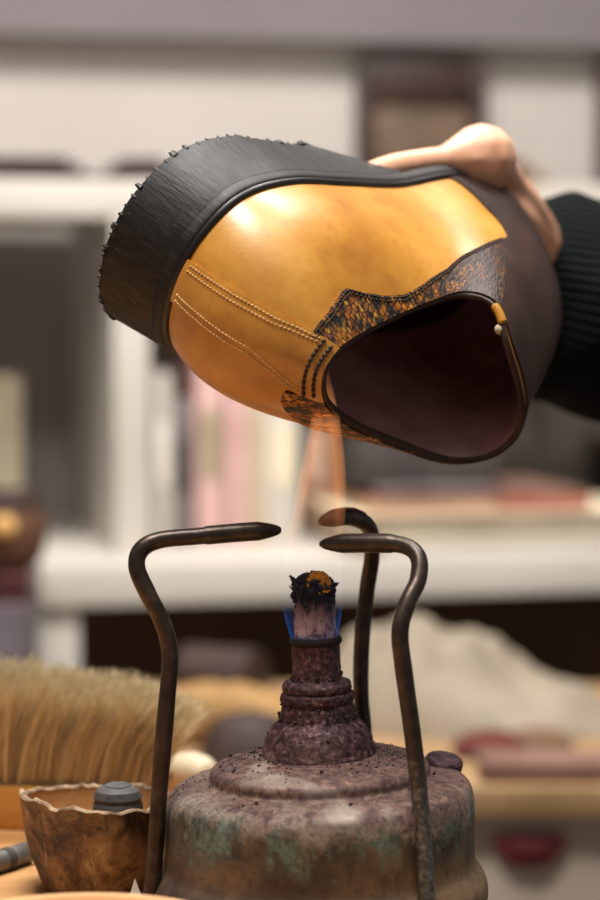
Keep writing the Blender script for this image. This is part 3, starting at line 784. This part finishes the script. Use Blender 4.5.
#SURF-BEGIN
ROWS = [  # F(x,y)  M(x,y,z)  T(x,y,z)  in millimetres
 ((-2,0),   (-12,-4,34),  (12,-4,66)),
 ((3,18),   (0,21,34),   (17,4,64)),
 ((18,33),  (17,34,31),  (30,8,62)),
 ((45,38),  (46,39,30),  (50,12,60)),
 ((82,36),  (82,37,32),  (76,17,59)),
 ((120,34), (112,34,36), (92,22,63)),
 ((160,37), (146,36,40), (94,24,76)),
 ((203,30), (186,30,46), (93,14,89)),
 ((231,-3), (234,-4,54), (104,-2,96)),
 ((203,-36),(203,-42,54),(112,-15,99)),
 ((160,-40),(150,-46,50),(115,-27,98)),
 ((118,-34),(114,-48,50),(110,-38,93)),
 ((82,-34), (84,-48,42), (96,-43,84)),
 ((45,-39), (50,-51,36), (72,-38,74)),
 ((17,-34), (15,-46,33), (44,-29,68)),
 ((3,-21),  (-6,-33,34), (22,-17,66)),
]
NR = len(ROWS)
def cr(vals, t):
    x = (t % 1.0)*NR; i = int(math.floor(x)) % NR; f = x-math.floor(x)
    p0, p1, p2, p3 = (vals[(i+k-1) % NR] for k in range(4))
    return tuple(0.5*((2*b)+(c-a)*f+(2*a-5*b+4*c-d)*f*f+(3*b-a-3*c+d)*f**3) for a, b, c, d in zip(p0, p1, p2, p3))
FV = [r[0]+(0,) for r in ROWS]; MV = [r[1] for r in ROWS]; TV = [r[2] for r in ROWS]
def surf(t, h):
    a = cr(FV, t); b = cr(MV, t); c = cr(TV, t); k = 1-h
    return tuple(k*k*x+2*h*k*y+h*h*z for x, y, z in zip(a, b, c))
#SURF-END
def S(t, h, off=0.0):
    p = Vector(surf(t, h))
    if off:
        e_ = 1e-3
        du = Vector(surf(t+e_, h))-Vector(surf(t-e_, h))
        hv0, hv1 = max(0, h-e_), min(1, h+e_)
        dv = Vector(surf(t, hv1))-Vector(surf(t, hv0))
        n = dv.cross(du)
        # outward = away from the heel-to-toe core line
        if n.length > 1e-9:
            n.normalize(); p = p+n*off*NSIGN
    return p/1000.0
NSIGN = 1
_d = Vector(surf(.25*.25, .3))  # check the direction on the near side
e_ = 1e-3
_n = (Vector(surf(.2,.3+e_))-Vector(surf(.2,.3-e_))).cross(Vector(surf(.2+e_,.3))-Vector(surf(.2-e_,.3)))
if _n.y < 0: NSIGN = -1
shoe = empty('ankle_shoe', SLOC); shoe.rotation_euler = SR.to_euler(); shoe.scale = (SSC,)*3
tag(shoe, 'tan leather shoe with black heel held upside down over the flame', 'shoe')
def patch(name, tlo, thi, hlo, hhi, mat, off=.6, base=-.2, nt=60, nh=30, skirt=True, parent=shoe, smooth_angle=60):
    """leather panel: outer face 'off' mm above the upper, with its cut edges"""
    bm = bmesh.new(); uvl = bm.loops.layers.uv.new('UVMap')
    def P(i, j, o_):
        s = i/nt; v = j/nh
        ta, tb = tlo(v), thi(v); t_ = ta+(tb-ta)*s
        ha, hb = hlo(s), hhi(s); h_ = ha+(hb-ha)*v
        return S(t_, h_, o_), t_, h_
    rows = []; uvs = {}
    for i in range(-1 if skirt else 0, nt+2 if skirt else nt+1):
        row = []
        for j in range(-1 if skirt else 0, nh+2 if skirt else nh+1):
            edge = i < 0 or j < 0 or i > nt or j > nh
            p, t_, h_ = P(min(max(i,0),nt), min(max(j,0),nh), base if edge else off)
            row.append((p, (t_*.55, h_*.075)))
        rows.append(row)
    V, F = grid(bm, [[p for p,_ in r] for r in rows])
    for f_, i, j in F:
        for lo_, (a_, b_) in zip(f_.loops, ((i,j),(i,j+1),(i+1,j+1),(i+1,j))): lo_[uvl].uv = rows[a_][b_][1]
    return link(name, bm, mat, parent, angle=smooth_angle)
C = lambda x: (lambda v: x)
# base upper: outer shell (closed ring in t)
def ring(name, h0, h1, off, mat, nt=240, nh=40, flip=False):
    bm = bmesh.new()
    grid(bm, [[S(i/nt, h0+(h1-h0)*j/nh, off) for i in range(nt)] for j in range(nh+1)], closed_u=True)
    return link(name, bm, mat, shoe, angle=60)
ring('quarter', 0, 1, 0, M['tan'])
def lining(name, t0, t1, mat, n):
    bm = bmesh.new(); grid(bm, [[S(t0+(t1-t0)*i/n, j/40, -2.0) for i in range(n+1)] for j in range(41)])
    return link(name, bm, mat, shoe, angle=60)
lining('lining', -.225, .36, M['lining'], 150)
tag(lining('lining', .36, .775, M['pink_lining'], 110), 'pinkish lining of the front part')
# insole closes the bottom of the inside
bm = bmesh.new(); rr_ = []
for k in range(9):
    f_ = .02+.98*k/8; rr_.append([Vector(((100+(S(i/160,0).x*1000-100)*f_*.985)/1000, S(i/160,0).y*f_*.985, .0015)) for i in range(160)])
V,_ = grid(bm, rr_, closed_u=True); bm.faces.new(V[0]); link('insole', bm, M['lining'], shoe)
# rolled topline binding
def top_pts(t0, t1, n, h=1.0, off=-.9): return [S(t0+(t1-t0)*i/n, h, off) for i in range(n+1)]
bm = bmesh.new()
tp = [S(i/300, 1.0, -1.0) for i in range(300)]
rows = []
for i in range(300):
    tng = (tp[(i+1)%300]-tp[i-1]).normalized()
    up_ = (S(i/300,1.0)-S(i/300,.94)).normalized(); sd = tng.cross(up_).normalized()
    rows.append([tp[i]+sd*.0015*math.cos(a)+up_*.0012*math.sin(a) for a in [2*math.pi*k/10 for k in range(10)]])
grid(bm, rows, closed_u=True, closed_v=True); link('topline_binding', bm, M['binding'], shoe, angle=180)
exec_cal = None
# panels (t, h limits read off the real shoe)
def ip(x, pts):
    if x <= pts[0][0]: return pts[0][1]
    for (a, b), (c, d) in zip(pts, pts[1:]):
        if x <= c: return b+(d-b)*(x-a)/(c-a)
    return pts[-1][1]
BACK_HI = lambda v: ip(v, [(0,.028),(.1,.030),(.4,.035),(.66,.042),(.85,.055),(.98,.070)])
BACK_LO = lambda v: ip(v, [(0,-.024),(.25,-.020),(.61,-.018),(.75,-.025),(.90,-.044),(1,-.056)])
patch('backstrap', BACK_LO, BACK_HI, C(0.025), C(.995), M['tan'], off=1.5, nt=30, nh=60)
NEAR = [(.045,.85),(.103,.83),(.140,.785),(.147,.78),(.165,.83),(.19,.88),(.215,.91),(.235,.90),(.26,.86),(.29,.81),(.32,.71),(.353,.63),(.385,.54)]
FAR = [(.045,.83),(.062,.80),(.092,.80),(.143,.78),(.17,.80),(.21,.82),(.26,.82),(.30,.80),(.385,.70)]
T0_, T1_ = .045, .385
nlo = lambda s: ip(T0_+(T1_-T0_)*s, NEAR); flo = lambda s: ip(T0_+(T1_-T0_)*(1-s), FAR)
VL = [(0,.365),(.06,.37),(.29,.38),(.42,.39),(.51,.395),(.57,.378),(.63,.353),(.71,.325),(.80,.305),(1,.29)]
patch('vamp', lambda v: ip(v*.985, VL), lambda v: 1-ip(v*.985, VL), C(0), C(.985), M['vamp'], off=.8, nt=120, nh=80)
patch('collar_trim', C(T0_), C(T1_), nlo, C(.992), M['snake'], off=1.2, nt=140, nh=16)
patch('collar_trim', C(-T1_), C(-T0_), flo, C(.992), M['snake'], off=1.2, nt=140, nh=16)
# seams: individual stitches
def stitches(name, path, n, mat, r=.00027, off=1.15, parent=shoe):
    bm = bmesh.new()
    for k in range(n):
        a0, a1 = (k+.14)/n, (k+.80)/n
        (t0, h0), (t1, h1) = path(a0), path(a1)
        A, B = S(t0,h0,off-.25), S(t1,h1,off-.25); Mid = S((t0+t1)/2,(h0+h1)/2,off+.15)
        add_tube(bm, [A, A*.6+Mid*.4+(Mid-(A+B)/2)*.5, Mid, B*.6+Mid*.4+(Mid-(A+B)/2)*.5, B], [r*.7,r,r,r,r*.7], 6)
    o = link(name, bm, mat, parent, angle=180); return o
for e1 in (.0050, .0115):
    stitches('stitching', lambda a, e1=e1: (BACK_HI(.06+.84*a)-e1, .06+.84*a), 36, M['stitch'], off=1.65)
    stitches('stitching', lambda a, e1=e1: (BACK_LO(.06+.84*a)+e1, .06+.84*a), 36, M['stitch'], off=1.65)
for hh_ in (.915, .96):
    stitches('stitching', lambda a, hh_=hh_: (BACK_LO(.9)+(BACK_HI(.9)-BACK_LO(.9))*a, hh_), 11, M['dark_stitch'], r=.0008, off=1.65)
for dh in (.012, .03):
    stitches('stitching', lambda a, dh=dh: (T0_+.002+(T1_-T0_-.004)*a, nlo(a)+dh), 70, M['dark_stitch'], r=.00032, off=1.35)
# outsole and welt
def oo(t, o, z):
    p = Vector(surf(t, 0)); e_ = 1e-3
    d = Vector(surf(t+e_, 0))-Vector(surf(t-e_, 0)); n = Vector((-d.y, d.x, 0)).normalized()
    c = Vector((100, 0, 0))
    if n.dot(p-c) < 0: n = -n
    return Vector((p.x+n.x*o, p.y+n.y*o, z))/1000
NS = 260
bm = bmesh.new()
V,_ = grid(bm, [[oo(i/NS, o, z) for i in range(NS)] for o, z in ((-1.5,1.0),(.3,1.3),(1.3,.8),(1.8,0),(1.8,-1.2))], closed_u=True); link('welt', bm, M['welt'], shoe, angle=60)
bm = bmesh.new()
V,_ = grid(bm, [[oo(i/NS, o, z) for i in range(NS)] for o, z in ((1.4,-.7),(2.0,-1.2),(2.4,-2.2),(2.4,-6.0),(1.8,-7.0))], closed_u=True); bm.faces.new(V[0]); bm.faces.new(V[-1]); link('outsole', bm, M['rubber'], shoe, angle=50)
# heel block
TH = .300
def heel_pt(t, z):
    k = (-z-6.5)/24.5
    p = oo(t, 2.4+1.6*k*(1 if abs(t) < .2 else .6), z)*1000
    xb = 128-36*min(1, k*1.05)
    x = p.x
    if x > 40: x = 40+(x-40)*(xb-40)/(128-40)
    x -= 2.5*k*max(0, 1-p.x/70)
    return Vector((x, p.y, p.z))/1000
tm = None
ts = []
i = 0
lo_, hi_ = 0.0, .5
for _ in range(40):
    m_ = (lo_+hi_)/2
    if surf(m_, 0)[0] < 128: lo_ = m_
    else: hi_ = m_
tA = lo_
lo_, hi_ = .5, 1.0
for _ in range(40):
    m_ = (lo_+hi_)/2
    if surf(m_, 0)[0] > 128: lo_ = m_
    else: hi_ = m_
tB = lo_-1.0
NU = 260
bm = bmesh.new(); rows = []
zs = [-6.2-.8*0]+[-6.5-24.5*k/10 for k in range(0, 11)]
random.seed(5)
rag = [random.random() for _ in range(NU+1)]
for zi, z in enumerate(zs):
    row = []
    for k in range(NU+1):
        t_ = tB+(tA-tB)*k/NU
        p = heel_pt(t_, z)
        w = .00022*mnoise.noise(Vector((k*.35, z*.15, 2.0)))
        if zi == len(zs)-1: p = p+Vector((0,0,-.0006*rag[k]))
        row.append(p+Vector((0, math.copysign(w, p.y), 0)))
    for k in range(1, 24):       # breast face back across
        s = k/24; row.append(row[NU]*(1-s)+row[0]*s)
    rows.append(row)
V,_ = grid(bm, rows, closed_u=True); bm.faces.new(V[0]); bm.faces.new(V[-1])
for k in range(NU+1):            # torn rubber nibs along the tread edge
    if k % 5 == 2 or rag[k] > .90:
        p = rows[-1][k]; nib = Vector((0,0,-1))
        out_ = (Vector((p.x-.045, p.y, 0))).normalized(); side = Vector((-out_.y, out_.x, 0))
        q_ = random.uniform(.7,1.25)*(1.35 if rag[k] > .93 else 1); ln = random.uniform(.0008,.0015)*q_
        add_tube(bm, [p+Vector((0,0,.001))-out_*.0007, p+nib*ln*.5-out_*.0002, p+nib*ln+side*random.uniform(-.0007,.0007)], [.0009*q_,.0006*q_,.00015], 6)
link('heel_block', bm, M['rubber'], shoe, angle=50)
# tan lit tab inside the throat, with small eyelet bead
bm = bmesh.new(); add_tube(bm, [S(.368+.036*k/12, 1.0, -.6)+Vector((0,0,.0006)) for k in range(13)], [.0010]+[.0018]*11+[.0010], 10); link('edge_tab', bm, M['tan'], shoe)
bm = bmesh.new(); bmesh.ops.create_uvsphere(bm, u_segments=14, v_segments=8, radius=.0022); bm.transform(Matrix.Translation(S(.413,.995,-2.2))); link('bead', bm, M['pale_knob'], shoe)

# ================================================================== PERSON (hand and sleeved forearm)
def sl(x, y, z): return SLOC+SR@(Vector((x,y,z))*(SSC/1000))
per = empty('person', (0.13,.24,.27)); tag(per, 'person holding the shoe from the right, hand over its toe, dark green knit sleeve', 'person')
def capsule(bm, pts, rad, n=10):
    n = n*3
    P = catmull(pts, n) if len(pts) > 2 else [Vector(pts[0]).lerp(Vector(pts[1]), k/n) for k in range(n+1)]
    m = len(rad)
    for i, p in enumerate(P):
        x = i/(len(P)-1)*(m-1); a = min(int(x), m-2); r = rad[a]+(rad[a+1]-rad[a])*(x-a)
        b = bmesh.new(); bmesh.ops.create_icosphere(b, subdivisions=2, radius=r); merge(bm, b, Matrix.Translation(p))
bm = bmesh.new()
mcp = at(481, 160, .142)
idx = [mcp, mcp.lerp(sl(140,34,-16), .45)+Vector((0,0,.001)), sl(136,34,-15.5), sl(108,32,-12.5)]
SD = -(SR@Vector((0,1,0)))*.001
wr = Vector((.122,.270,.262))
capsule(bm, idx, [.0172,.0068,.0064,.0047], 12)
mids = [mcp+SD*19+Vector((.006,.008,.0)), mcp+SD*37+Vector((.010,.010,-.001)), mcp+SD*53+Vector((.012,.010,-.002))]
fing = [[(152,12,-22),(118,8,-15),(92,6,-13)], [(158,-10,-22),(126,-14,-15),(104,-16,-13)], [(168,-28,-20),(146,-34,-15),(130,-36,-13)]]
for m0, ff, r0 in zip(mids, fing, (.0122,.0115,.0102)):
    capsule(bm, [m0]+[sl(*q_) for q_ in ff], [r0,r0*.72,r0*.66,r0*.52], 10)
# palm and back of the hand
capsule(bm, [mcp, at(508,188,.196), at(526,218,.222), wr], [.0140,.0095,.0120,.020], 10)
for m0 in mids: capsule(bm, [m0, m0.lerp(wr, .5)+Vector((.004,.004,.004)), wr], [.0125,.0150,.024], 8)
# thumb under the toe, against the far side of the vamp
capsule(bm, [wr+Vector((-.006,-.004,-.016)), sl(246,-16,8), sl(236,-40,15), sl(212,-54,20)], [.018,.0130,.0112,.0082], 10)
# forearm
capsule(bm, [wr, wr+Vector((.06,.008,-.016)), wr+Vector((.19,.045,-.052))], [.024,.028,.034], 8)
hand = link('hand', bm, M['skin'], None)
md = hand.modifiers.new('r', 'REMESH'); md.mode = 'VOXEL'; md.voxel_size = .0016
md2 = hand.modifiers.new('s', 'SMOOTH'); md2.iterations = 3; md2.factor = .5
dg = bpy.context.evaluated_depsgraph_get()
me2 = bpy.data.meshes.new_from_object(hand.evaluated_get(dg))
hand.modifiers.clear(); hand.data = me2
me2.polygons.foreach_set('use_smooth', [True]*len(me2.polygons))
if not me2.materials: me2.materials.append(M['skin'])
hand.data.transform(Matrix.Translation(-per.location)); hand.parent = per
# nail on the index finger
bm = bmesh.new(); bmesh.ops.create_uvsphere(bm, u_segments=16, v_segments=10, radius=1)
nd = (sl(108,32,-12.5)-sl(136,34,-15.5)).normalized(); nz = (SR@Vector((0,0,-1))).normalized(); nz = (nz-nd*nz.dot(nd)).normalized(); ny_ = nz.cross(nd)
Mx = Matrix((nd*.0058, ny_*.0046, nz*.0018)).transposed().to_4x4(); Mx.translation = sl(110,32,-12.8)+nz*.0042-per.location
bm.transform(Mx); link('fingernail', bm, M['nail'], per)
# sleeve
bm = bmesh.new(); uvl = bm.loops.layers.uv.new('UVMap')
c0 = at(487, 288, .274); c1 = c0+Vector((.06,.006,-.012)); c2 = c0+Vector((.21,.05,-.055))
cp_ = catmull([c0, c1, c2], 14); n_ = len(cp_); rows = []
ax = (c2-c0).normalized(); nx_ = Vector((0,0,1)); nx_ = (nx_-ax*nx_.dot(ax)).normalized(); ny2 = ax.cross(nx_)
for i, p in enumerate(cp_):
    s = i/(n_-1); r_ = .046+.008*min(1, s*3.0)+.004*s
    if i == 0: r_ *= .97
    rows.append([p+(nx_*math.cos(a)+ny2*math.sin(a))*r_*(1+.03*math.sin(a*3+s*5)+.02*math.sin(s*26+a*2)) for a in [2*math.pi*k/72 for k in range(72)]])
inner = [[cp_[i]+(v-cp_[i])*.90 for v in rows[i]] for i in range(5)]
V, F = grid(bm, list(reversed(inner))+rows, closed_u=True)
for f_, i, j in F:
    for lo_, (a_, b_) in zip(f_.loops, ((i,j),(i,j+1),(i+1,j+1),(i+1,j))): lo_[uvl].uv = (b_/36, a_/40)
bm.transform(Matrix.Translation(-per.location)); slv = link('sleeve', bm, M['knit'], per, angle=180)

# ================================================================== LIGHT
def area(name, loc, target, size, power, color=(1,1,1), sy=None):
    d = bpy.data.lights.new(name, 'AREA'); d.energy = power; d.size = size; d.color = color
    if sy: d.shape = 'RECTANGLE'; d.size_y = sy
    o = bpy.data.objects.new(name, d); COL.objects.link(o); o.location = loc
    o.rotation_euler = (Vector(target)-Vector(loc)).to_track_quat('-Z','Y').to_euler(); return o
area('work_lamp', (-.16,-.14,1.25), (0,0,.25), .32, 12.5, (1,.965,.915))
area('ceiling_light', (.1,.75,1.72), (.1,1.4,.1), 1.3, 66, (1,.97,.945), .5)
area('ceiling_light', (.30,-.12,1.72), (0,.2,0), 1.0, 9, (1,.97,.94), .5)
lo3 = area('shelf_fill', (-.45,.45,1.55), (-.45,1.75,.25), .8, 3.6, (1,.97,.95), .3)  # unseen fill lamp, added to brighten the left shelf cell
lo3.data.spread = math.radians(100)
W = bpy.data.worlds.new('world'); SC.world = W; W.use_nodes = True
bg = W.node_tree.nodes['Background']; bg.inputs[0].default_value = (1,.95,.9,1); bg.inputs[1].default_value = .17
SC.view_settings.view_transform = 'Standard'; SC.view_settings.look = 'None'; SC.view_settings.gamma = 1
SC.view_settings.use_curve_mapping = False; SC.view_settings.exposure = 0.22
